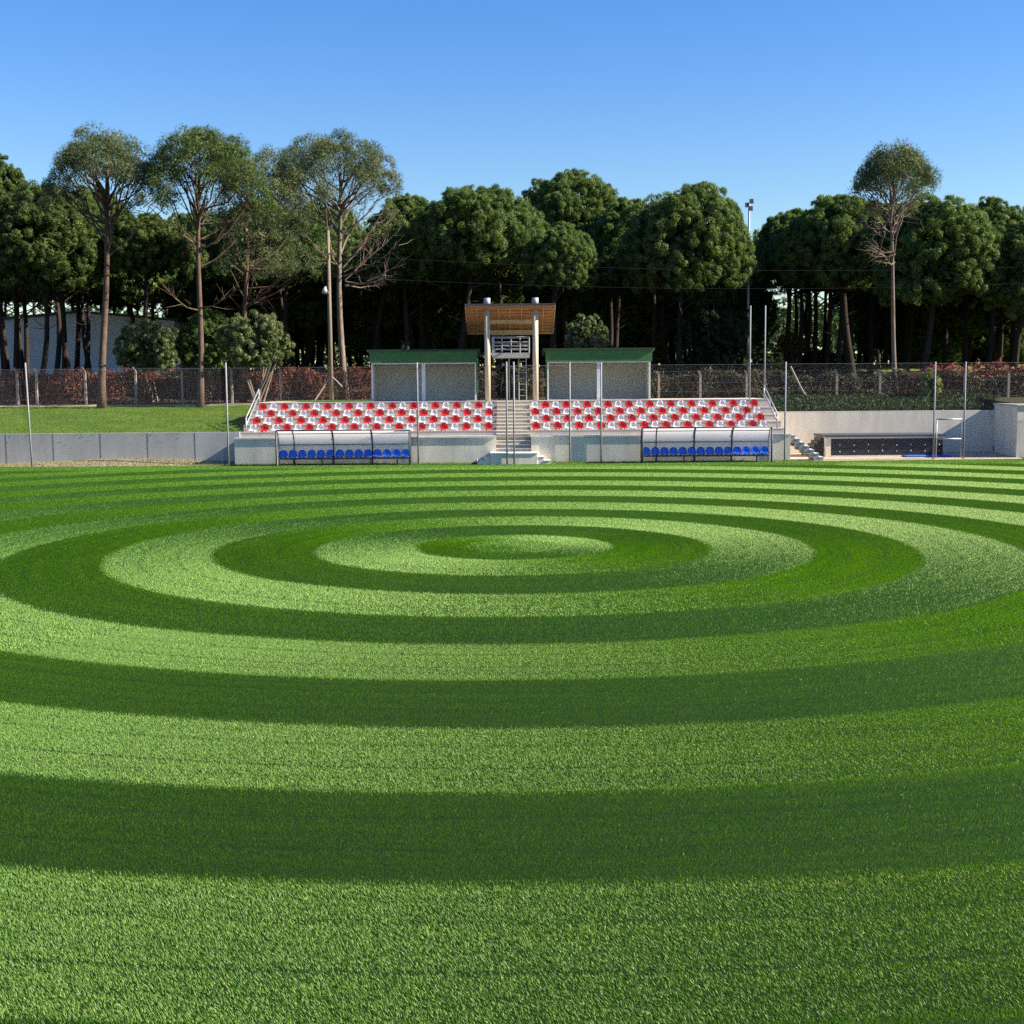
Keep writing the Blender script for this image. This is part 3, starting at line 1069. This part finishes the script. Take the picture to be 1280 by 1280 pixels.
def clumps(cen, rad, outd, per, size, flat=.72):
    """needle tufts: per faces round each clump centre, half of them facing outward, half radiating as spikes"""
    n = len(cen)
    c = np.repeat(cen, per, 0)
    R = np.repeat(rad, per)[:, None]
    o = np.repeat(outd, per, 0)
    d = unit(n * per)
    flip = ((d * o).sum(1) < -.15)
    d[flip] *= -1
    pos = c + d * R * rng.uniform(.55, 1.0, (n * per, 1))
    k = n * per
    s = size * rng.uniform(.6, 1.4, (k, 1))
    spike = rng.random(k) < flat
    ax = np.where(spike[:, None], d + .45 * unit(k), unit(k))
    ax[:, 2] += np.where(spike, .35, 0)
    ax -= np.where(spike[:, None], 0, 1) * d * (ax * d).sum(1)[:, None] * .8
    ax /= np.linalg.norm(ax, axis=1)[:, None] + 1e-9
    b = np.cross(ax, np.where(spike[:, None], unit(k), d))
    b /= np.linalg.norm(b, axis=1)[:, None] + 1e-9
    w = s * np.where(spike, .11, .3)[:, None]
    V = np.stack([pos - b * w - ax * s * .4, pos + b * w - ax * s * .4, pos + ax * s * .8], 1)
    t = np.repeat(rng.normal(.42, .15, n), per) + rng.normal(0, .1, k)
    return V, np.clip(t, 0, 1)


def dense_crown(rx, ry, H, lobes, sub, per, size=.2, skirt=.25):
    """umbrella crown round (0,0,0)=bottom centre; lobes spread over a dome"""
    zc = H * .42
    d = unit(lobes * 3)
    d = d[d[:, 2] > -.45][:lobes]
    ctr = d * np.array([rx, ry, np.nan]) * .82
    ctr[:, 2] = np.where(d[:, 2] > 0, d[:, 2] * (H - zc) * .8, d[:, 2] * zc * 1.3) + zc
    Rl = np.minimum(rx, H) * rng.uniform(.11, .19, len(d)) + .18
    ctr *= rng.uniform(.93, 1.03, (len(d), 1))
    out = d * np.array([1 / rx, 1 / ry, 1 / H]); out /= np.linalg.norm(out, axis=1)[:, None]
    out[:, 2] += .25; out /= np.linalg.norm(out, axis=1)[:, None]
    sd_ = unit(len(d) * sub)
    oo = np.repeat(out, sub, 0)
    bad = (sd_ * oo).sum(1) < -.35
    sd_[bad] *= -1
    cc = np.repeat(ctr, sub, 0) + sd_ * np.repeat(Rl, sub)[:, None] * rng.uniform(.75, 1.1, (len(sd_), 1))
    rr = np.repeat(Rl, sub) * rng.uniform(.26, .42, len(sd_))
    V, t = clumps(cc, rr, sd_, per, size)
    # inner twigs, shade put into their darker tint, so that the crown is not hollow
    m = lobes * 30
    q = unit(m) * rng.random((m, 1)) ** .4 * np.array([rx, ry, H * .45]) * .75
    q[:, 2] += zc
    V2 = leaf_cloud(m, q, .4)
    return np.concatenate([V, V2]), np.concatenate([t, rng.uniform(0, .35, m)]), ctr


def trunk_mb(base, top, r, limbs=(), bend=.3, lower=()):
    mb = MB()
    base, top = np.array(base, float), np.array(top, float)
    n = 9
    off = rng.normal(0, bend, 2)
    ph = rng.uniform(0, 6)
    pts, rad = [], []
    for i in range(n):
        t = i / (n - 1)
        p = base + (top - base) * t
        p[:2] += off * math.sin(math.pi * t) + .05 * math.sin(7 * t + ph)
        pts.append(p)
        rad.append(r * (1.35 if i == 0 else 1) * (1 - .6 * t))
    mb.tube(pts, rad, 9)
    P = np.array(pts)

    def along(t):
        k = min(int(t * (n - 1)), n - 2)
        f = t * (n - 1) - k
        return P[k] * (1 - f) + P[k + 1] * f

    for L in limbs:
        L = np.array(L, float)
        # branch leaves the trunk below the limb's tip
        t0 = np.clip((L[2] - base[2]) / (top[2] - base[2]) - rng.uniform(.12, .28), .3, .97)
        s = along(t0)
        mid = (s + L) / 2 + np.array([0, 0, -.12 * np.linalg.norm(L[:2] - s[:2])]) + rng.normal(0, .12, 3)
        mb.tube([s, (s + mid) / 2 + rng.normal(0, .08, 3), mid, (mid + L) / 2 + rng.normal(0, .1, 3), L], [r * .32, r * .27, r * .22, r * .15, r * .05], 5, caps=False)
    return mb, along


def dense_pine(px, ytop, ybot, hw, Y, label, mat='pine', group=None, tx=None, q=1.0, cat='tree', lobes=None, name='umbrella_pine', r=.2):
    T, B = at(px, ytop, Y), at(px, ybot, Y)
    rx = hw / FPX * Y
    H = T[2] - B[2]
    bx = T[0] if tx is None else at(tx, 470, Y)[0]
    loc = np.array([bx, Y, gz(bx, Y)])
    t = empty(name, loc, label, cat, group)
    nl = lobes or int(100 + 14 * rx)
    V, tint, ctr = dense_crown(rx, rx * .9, H, nl, 8, int(165 * q), .115)
    V += np.array([T[0], Y, B[2]]) - loc
    link('crown', tris('crown', V, M[mat], tint), t)
    limbs = [c * .85 + np.array([T[0], Y, B[2]]) for c in ctr[rng.choice(len(ctr), min(9, len(ctr)), replace=False)]]
    mb, al = trunk_mb((bx, Y, loc[2] - .1), (T[0], Y, B[2] + H * .6), r * rng.uniform(.9, 1.15), limbs)
    for _ in range(6):   # dead twigs under the crown
        s = al(rng.uniform(.35, .62))
        e = s + np.array([rng.choice([-1, 1]) * rng.uniform(.5, 1.4), rng.normal(0, .5), rng.uniform(.0, .6)])
        mb.tube([s, (s + e) / 2 + rng.normal(0, .07, 3), e], [.03, .02, .006], 4, caps=False)
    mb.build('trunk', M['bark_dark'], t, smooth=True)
    return t


dense_pine(50, 231, 372, 76, 74, 'broad bright green umbrella pine in front of the white hall at the left', 'pine_olive', tx=46)
dense_pine(-8, 183, 330, 38, 82, 'tall pale pine cut by the left edge of the photo above the broad pine', 'pine_olive', tx=10)
dense_pine(182, 272, 345, 54, 75, 'low umbrella pine with a lit right flank between the two tall thin pines', 'pine_olive', tx=184)
dense_pine(112, 238, 335, 52, 86, 'dark umbrella pine behind the leftmost tall thin pine', 'pine', tx=106)
dense_pine(158, 334, 372, 27, 90, 'small low green pine crown just above the roof of the white hall', 'pine_olive', tx=165)
dense_pine(322, 255, 362, 58, 80, 'olive umbrella pine left of the wooden utility pole', 'pine_olive', tx=340)
dense_pine(250, 262, 362, 56, 90, 'dark umbrella pine behind the second tall thin pine', 'pine', tx=262)
dense_pine(398, 255, 362, 58, 92, 'dark umbrella pine behind the half bare pine', 'pine', tx=380)
dense_pine(508, 243, 352, 52, 82, 'umbrella pine rising just right of the half bare pine', 'pine', tx=470)
dense_pine(596, 235, 350, 80, 76, 'wide round umbrella pine above the left green hut', 'pine', tx=560)
dense_pine(712, 216, 340, 70, 86, 'highest round umbrella pine above the right green hut', 'pine', tx=705)
dense_pine(700, 285, 362, 44, 73, 'smaller lit pine hanging low just right of the tower roof', 'pine', tx=694)
dense_pine(790, 250, 352, 52, 82, 'umbrella pine in the dip between the two highest round pines', 'pine', tx=770)
dense_pine(860, 232, 374, 80, 75, 'huge umbrella pine with a lit right side left of the floodlight', 'pine', tx=848)
dense_pine(640, 262, 345, 46, 94, 'dark pine peeping out between two round pines over the tower', 'pine', tx=640)
dense_pine(990, 264, 360, 42, 85, 'umbrella pine just right of the tall floodlight', 'pine', tx=983)
dense_pine(1052, 246, 366, 76, 77, 'broad dark umbrella pine left of the tall thin pine at the right', 'pine', tx=1068, r=.27)
dense_pine(1172, 243, 392, 74, 73, 'big umbrella pine with a bright lit flank right of the thin pine', 'pine', tx=1150, r=.24)
dense_pine(1238, 250, 372, 54, 81, 'rounded umbrella pine second from the right edge of the wood', 'pine', tx=1232)
dense_pine(1296, 270, 405, 60, 73, 'umbrella pine cut by the right edge of the photo', 'pine', tx=1266)
dense_pine(1112, 254, 352, 52, 92, 'dark umbrella pine showing behind the thin pine at the right', 'pine', tx=1105)


def sparse_pine(base_px, tip_px, ytop, ycrown, hw, Y, label, mat, n=90, bare=(), r=.19, ybase=None, crown_x=None, barkm='bark', loose=.5):
    """tall thin pine: long trunk, open crown of separate tufts on visible limbs"""
    T = at(tip_px, ytop, Y)
    Bc = at(tip_px, ycrown, Y)
    bx = at(base_px, 480, Y)[0]
    loc = np.array([bx, Y, gz(bx, Y)])
    t = empty('thin_pine', loc, label, 'tree')
    H, rx = T[2] - Bc[2], hw / FPX * Y
    cx = at(crown_x or tip_px, 300, Y)[0]
    # tufts in an inverted cone that opens upwards into an umbrella
    a = rng.uniform(0, 6.283, n)
    lob = .9 + .28 * np.sin(3 * a + base_px) * np.sin(5 * a + 1.3 * base_px)
    rr = rx * 1.08 * np.sqrt(rng.uniform(.02, 1, n)) * lob
    dome = 1 - .55 * (rr / rx) ** 2.6
    depth = np.where(rng.random(n) < .6, rng.uniform(0, .24, n), rng.uniform(.1, loose, n)) + .07 * np.sin(4 * a + 7 * rr / rx)
    z = Bc[2] + H * np.maximum(dome - depth, .05)
    cen = np.c_[cx + rr * np.cos(a), Y + rr * np.sin(a), z]
    out = np.c_[np.cos(a) * rr / rx, np.sin(a) * rr / rx, .6 + 0 * a]; out /= np.linalg.norm(out, axis=1)[:, None]
    V, tint = clumps(cen, rng.uniform(.36, .74, n), out, 215, .1, flat=.75)
    link('crown', tris('crown', V - loc, M[mat], tint), t)
    k = min(30, n)
    mb, al = trunk_mb((bx, Y, loc[2] - .1), (T[0], Y, T[2] - 1.6), r, cen[rng.choice(n, k, replace=False)], bend=.12)
    # finer twigs to the remaining tufts
    for c in cen[rng.choice(n, min(n, 60), replace=False)]:
        s = c + (np.array([cx, Y, c[2]]) - c) * rng.uniform(.25, .5) - np.array([0, 0, rng.uniform(.3, .9)])
        mb.tube([s, (s + c) / 2 + rng.normal(0, .08, 3), c], [.03, .022, .008], 4, caps=False)
    for (x0, y0, x1, y1) in bare:
        s = at(x0, y0, Y); e = at(x1, y1, Y); e[1] += rng.normal(0, .8)
        m1 = s + (e - s) * .35 + np.array([0, 0, -.25]); m2 = s + (e - s) * .7 + np.array([0, 0, -.2])
        mb.tube([s, m1, m2, e], [.045, .034, .022, .006], 5, caps=False)
        for f in np.linspace(.3, .95, 8):
            p = s + (e - s) * f + np.array([0, 0, -.22 * math.sin(math.pi * f)])
            L = rng.uniform(.4, 1.3) * (1.2 - f * .5)
            dv = (e - s) / np.linalg.norm(e - s) * .7 + rng.normal(0, .5, 3)
            dv /= np.linalg.norm(dv)
            mb.tube([p, p + dv * L * .5 + rng.normal(0, .04, 3), p + dv * L + np.array([0, 0, .1])], [.022, .015, .004], 4, caps=False)
            for _ in range(2):
                p2 = p + dv * L * rng.uniform(.3, .9)
                d2 = dv + rng.normal(0, .6, 3)
                mb.tube([p2, p2 + d2 * .4], [.01, .003], 3, caps=False)
    mb.build('trunk', M[barkm], t, smooth=True)
    return t


sparse_pine(127, 134, 170, 262, 62, 66, 'leftmost tall thin pine with an open crown, on the lawn', 'pine_grey', 190, r=.2,
            bare=[(133, 290, 165, 240), (133, 282, 105, 240)])
sparse_pine(249, 247, 167, 270, 70, 66, 'second tall thin pine from the left with a fuller crown, on the lawn', 'pine_olive', 230, r=.17,
            bare=[(249, 300, 300, 250), (248, 385, 300, 362), (248, 388, 228, 365), (248, 310, 280, 290)], crown_x=258)
sparse_pine(302, 308, 192, 345, 62, 69, 'third tall thin pine from the left with a low hanging grey crown', 'pine_grey', 210, r=.16, loose=.9,
            bare=[(305, 380, 322, 372), (307, 330, 340, 300), (307, 335, 370, 320)], crown_x=330)
sparse_pine(430, 424, 177, 262, 80, 72, 'half bare tall pine with dead branches beside the utility pole', 'pine_grey', 230, r=.2, crown_x=420,
            bare=[(428, 318, 497, 265), (428, 335, 482, 255), (430, 340, 500, 285), (432, 358, 498, 330), (431, 350, 470, 300), (432, 352, 490, 345), (430, 298, 455, 262),
                  (427, 300, 385, 265), (427, 335, 385, 295), (426, 345, 375, 312), (430, 345, 505, 308), (431, 356, 480, 348), (430, 325, 492, 282), (428, 290, 480, 240)], barkm='bark_pale')
sparse_pine(1121, 1115, 189, 258, 44, 65, 'tall thin pine with a small high crown at the right', 'pine_grey', 150, r=.13, loose=.28, barkm='bark_pale',
            bare=[(1118, 315, 1083, 300), (1118, 300, 1080, 270), (1118, 280, 1135, 255), (1119, 318, 1090, 312), (1118, 290, 1092, 275), (1117, 272, 1140, 240), (1118, 328, 1100, 320)])


# bushes under the pines
def bush(px, ytop, ybot, hw, Y, label, mat, cat='bush', name='bush', lobes=44, per=130, size=.1):
    T, B = at(px, ytop, Y), at(px, ybot, Y)
    rx, H = hw / FPX * Y, T[2] - B[2]
    loc = np.array([T[0], Y, gz(T[0], Y)])
    t = empty(name, loc, label, cat)
    V, tint, ctr = dense_crown(rx, rx * .8, H, lobes, 9, per, size)
    V += np.array([T[0], Y, B[2]]) - loc
    link('foliage', tris('foliage', V, M[mat], tint), t)
    mb = MB()
    for c in ctr[:7]:
        e = c + np.array([T[0], Y, B[2]])
        s = np.array([T[0] + rng.normal(0, .2), Y, loc[2] - .05])
        mb.tube([s, (s + e) / 2 + rng.normal(0, .12, 3), e], [.07, .05, .015], 5, caps=False)
    mb.build('stems', M['bark_pale'], t, smooth=True)
    return t


bush(185, 402, 468, 40, 71, 'grey green olive bush in front of the white hall', 'bush')
bush(258, 388, 470, 36, 72.5, 'dark round bush behind the second tall thin pine', 'pine')
bush(318, 392, 462, 42, 67.4, 'yellowish green small tree on the lawn edge left of the utility pole', 'bush')
bush(735, 388, 445, 23, 68, 'pale green bush rising behind the right green hut', 'bush', lobes=16)
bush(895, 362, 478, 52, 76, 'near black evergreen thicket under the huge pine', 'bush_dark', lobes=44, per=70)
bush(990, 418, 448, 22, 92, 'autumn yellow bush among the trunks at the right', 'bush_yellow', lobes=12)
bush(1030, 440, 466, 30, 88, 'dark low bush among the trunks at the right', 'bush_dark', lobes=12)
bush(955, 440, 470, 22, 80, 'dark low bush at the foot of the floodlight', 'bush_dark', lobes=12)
bush(1165, 462, 500, 10, 63, 'pale straw coloured tuft of dry stalks by the olive hedge', 'straw', lobes=8)

# deeper rows of the wood: a few crowns and trunks, copied
proto = []
for k in range(5):
    V, tint, ctr = dense_crown(3.6, 3.4, 4.6, 110, 7, 55, .15)
    mb, _ = trunk_mb((0, 0, -7.2), (.2, 0, 2.8), .2, ctr[rng.choice(len(ctr), 7, replace=False)], bend=.25)
    tm = bpy.data.meshes.new('trunk')
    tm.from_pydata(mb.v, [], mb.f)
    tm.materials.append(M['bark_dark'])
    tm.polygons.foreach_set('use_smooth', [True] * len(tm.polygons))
    proto.append((tris('crown', V, M['pine'], tint), tm))


def deep_tree(px, ybot, Y, s=1.0):
    """copy of a pine whose crown bottom shows at (px, ybot)"""
    B = at(px, ybot, Y)
    cm, tm = proto[rng.integers(len(proto))]
    g0 = gz(B[0], Y)
    t = empty('umbrella_pine', (B[0], Y, g0), 'dark umbrella pine standing deep in the wood behind the front trees', 'tree', 'pines deep in the wood')
    rz = rng.uniform(0, 6.28)
    c = link('crown', cm, t)
    c.location = (0, 0, B[2] - g0)
    c.scale = (s, s, s * rng.uniform(.9, 1.15))
    c.rotation_euler = (0, 0, rz)
    k = link('trunk', tm, t)
    f = (B[2] - g0) / 7
    k.location = (0, 0, B[2] - g0)
    k.scale = (.95, .95, f)
    k.rotation_euler = (0, 0, rz)


for i in range(84):
    px = -40 + (i + rng.uniform(-.4, .4)) * 1370 / 84
    Y = rng.uniform(88, 122)
    if 900 < px < 978: continue
    yb = rng.uniform(352, 372) if px > 930 else rng.uniform(356, 392)
    deep_tree(px, yb, Y, rng.uniform(.9, 1.25) * Y / 100)
for px in (14, 30, 62, 90, 108, 72, 2, 22, 84, 1000, 1018, 1035, 1048, 1062, 1090, 1135, 1185, 1210, 1250, 1270, 505, 530, 365, 345, 620, 760, 815, 835):
    deep_tree(px, rng.uniform(345, 362), rng.uniform(77, 90), rng.uniform(.75, .95))
# young, low crowned pines that close the wood behind the huts
for i in range(64):
    px = rng.uniform(225, 930)
    Y = rng.uniform(92, 112)
    deep_tree(px, rng.uniform(385, 445), Y, rng.uniform(.8, 1.1))

for i in range(26):
    deep_tree(rng.uniform(1082, 1320), rng.uniform(388, 440), rng.uniform(94, 112), rng.uniform(.8, 1.1))
for i in range(30):      # low undergrowth pines
    deep_tree(rng.choice([rng.uniform(340, 930), rng.uniform(1090, 1330)]), rng.uniform(436, 462), rng.uniform(92, 108), rng.uniform(.55, .9))
for i in range(34):      # the wood goes on beyond the right edge of the view and shades what is inside it
    deep_tree(rng.uniform(1330, 1900), rng.uniform(350, 440), rng.uniform(78, 118), rng.uniform(.9, 1.2))

# far wood that reads as one mass
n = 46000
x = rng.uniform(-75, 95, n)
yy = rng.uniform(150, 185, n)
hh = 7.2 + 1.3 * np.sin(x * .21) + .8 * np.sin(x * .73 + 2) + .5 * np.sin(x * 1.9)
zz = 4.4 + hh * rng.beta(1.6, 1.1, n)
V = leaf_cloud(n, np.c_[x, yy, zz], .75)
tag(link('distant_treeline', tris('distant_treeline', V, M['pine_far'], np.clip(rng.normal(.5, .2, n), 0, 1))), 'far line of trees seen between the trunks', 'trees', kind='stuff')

# ------------------------------------------------------------------ hall at the left, poles, cables
hall = empty('hall', (-29.4, 95, 4), 'long low white hall with a dark low pitched roof behind the left pines', 'building')
Yh = 90
xl, xr, xm = at(-30, 399, Yh)[0], at(218, 400, Yh)[0], at(100, 390, Yh)[0]
ze, zp = at(218, 401, Yh)[2], at(100, 391, Yh)[2]
gb = 3.6
MB().add([(xl, Yh, gb), (xr, Yh, gb), (xr, Yh, ze), (xm, Yh, zp), (xl, Yh, ze), (xl, Yh + 14, gb), (xr, Yh + 14, gb), (xr, Yh + 14, ze), (xm, Yh + 14, zp), (xl, Yh + 14, ze)],
         [(0, 1, 2, 3, 4), (9, 8, 7, 6, 5), (1, 6, 7, 2), (5, 0, 4, 9)]).build('wall', M['house'], hall)
MB().hexa([(xl - .3, Yh - .3, ze - .02), (xm, Yh - .3, zp + .02), (xm, Yh + 14.3, zp + .02), (xl - .3, Yh + 14.3, ze - .02),
           (xl - .3, Yh - .3, ze + .12), (xm, Yh - .3, zp + .16), (xm, Yh + 14.3, zp + .16), (xl - .3, Yh + 14.3, ze + .12)]).hexa(
          [(xm, Yh - .3, zp + .02), (xr + .3, Yh - .3, ze - .02), (xr + .3, Yh + 14.3, ze - .02), (xm, Yh + 14.3, zp + .02),
           (xm, Yh - .3, zp + .16), (xr + .3, Yh - .3, ze + .12), (xr + .3, Yh + 14.3, ze + .12), (xm, Yh + 14.3, zp + .16)]).build('roof', M['roofdark'], hall)

# utility pole
Yu = 68.2
Pb, Pt = at(414, 493, Yu), at(410, 288, Yu)
up = empty('utility_pole', (Pb[0], Yu, 2.35), 'pale utility pole with a lamp and a crossarm beside the half bare pine', 'pole')
MB().tube([(Pb[0], Yu, 2.2), (Pt[0], Yu, Pt[2])], [.13, .08], 10).build('shaft', M['pole_wood'], up, smooth=True)
za = at(410, 318, Yu)[2]
ca = MB().box(Pt[0] - .32, Pt[0] + .32, Yu - .2, Yu - .1, za - .05, za + .05)
for dx in (-.26, 0, .26):
    ca.tube([(Pt[0] + dx, Yu - .15, za + .06), (Pt[0] + dx, Yu - .15, za + .22)], .035, 6)
ca.build('crossarm', M['pole_wood'], up)
zl = at(406, 362, Yu)[2]
lm = MB().tube([(Pt[0], Yu - .1, zl - .25), (Pt[0] - .1, Yu - .5, zl + .02)], .025, 6)
lm.tube([(Pt[0] - .12, Yu - .45, zl + .1), (Pt[0] - .14, Yu - .62, zl - .02), (Pt[0] - .15, Yu - .75, zl - .2)], [.05, .1, .14], 10)
lm.build('lamp', M['steel'], up, smooth=True)
MB().tube([(Pb[0] - .9, Yu - .2, 2.4), (Pb[0] - .05, Yu, 3.7)], .05, 6).tube([(Pb[0] + .6, Yu - .1, 3.2), (Pb[0] + .05, Yu, 3.75)], .04, 6).build('brace', M['post_concrete'], up)
for k, (y0, y1) in enumerate(((318, 332), (345, 352))):
    A, Bq = at(411, y0, Yu - .15), at(1330, y1, 71)
    pts = []
    for s in np.linspace(0, 1, 24):
        p = A + (Bq - A) * s
        p[2] -= 1.0 * 4 * s * (1 - s) * .5
        pts.append(p)
    o = MB().tube(pts, .0045, 4).build('power_cable', M['dark_metal'], None, tuple(A))
    tag(o, ('upper', 'lower')[k] + ' thin power cable running right from the utility pole', 'cable')

# floodlight mast behind the trees
fx = at(936.5, 255, 79.5)
fm = empty('floodlight_mast', (fx[0], 79.5, gz(fx[0], 79.5)), 'slender floodlight mast topping the trees right of the huge pine', 'floodlight')
MB().tube([(fx[0], 79.5, 2.5), (fx[0], 79.5, fx[2])], [.1, .06], 10).build('mast', M['steel'], fm, smooth=True)
fl = MB()
for dx, dz in ((-.16, -.1), (.06, -.3), (.1, .12)):
    z = fx[2] + dz
    fl.hexa([(fx[0] + dx - .11, 79.2, z - .14), (fx[0] + dx + .11, 79.2, z - .14), (fx[0] + dx + .11, 79.4, z - .08), (fx[0] + dx - .11, 79.4, z - .08),
             (fx[0] + dx - .11, 79.25, z + .15), (fx[0] + dx + .11, 79.25, z + .15), (fx[0] + dx + .11, 79.4, z + .12), (fx[0] + dx - .11, 79.4, z + .12)])
fl.build('floodlight', M['dark_metal'], fm)

# every label must be unique unless the things share a group that nothing tells apart
seen_l = {}
for o in C.objects:
    if o.parent is None and 'label' in o.keys():
        seen_l.setdefault(o['label'], []).append(o.name)
for k, v in seen_l.items():
    if len(v) > 1 and 'deep in the wood' not in k:
        print('DUPLICATE LABEL', k, v)
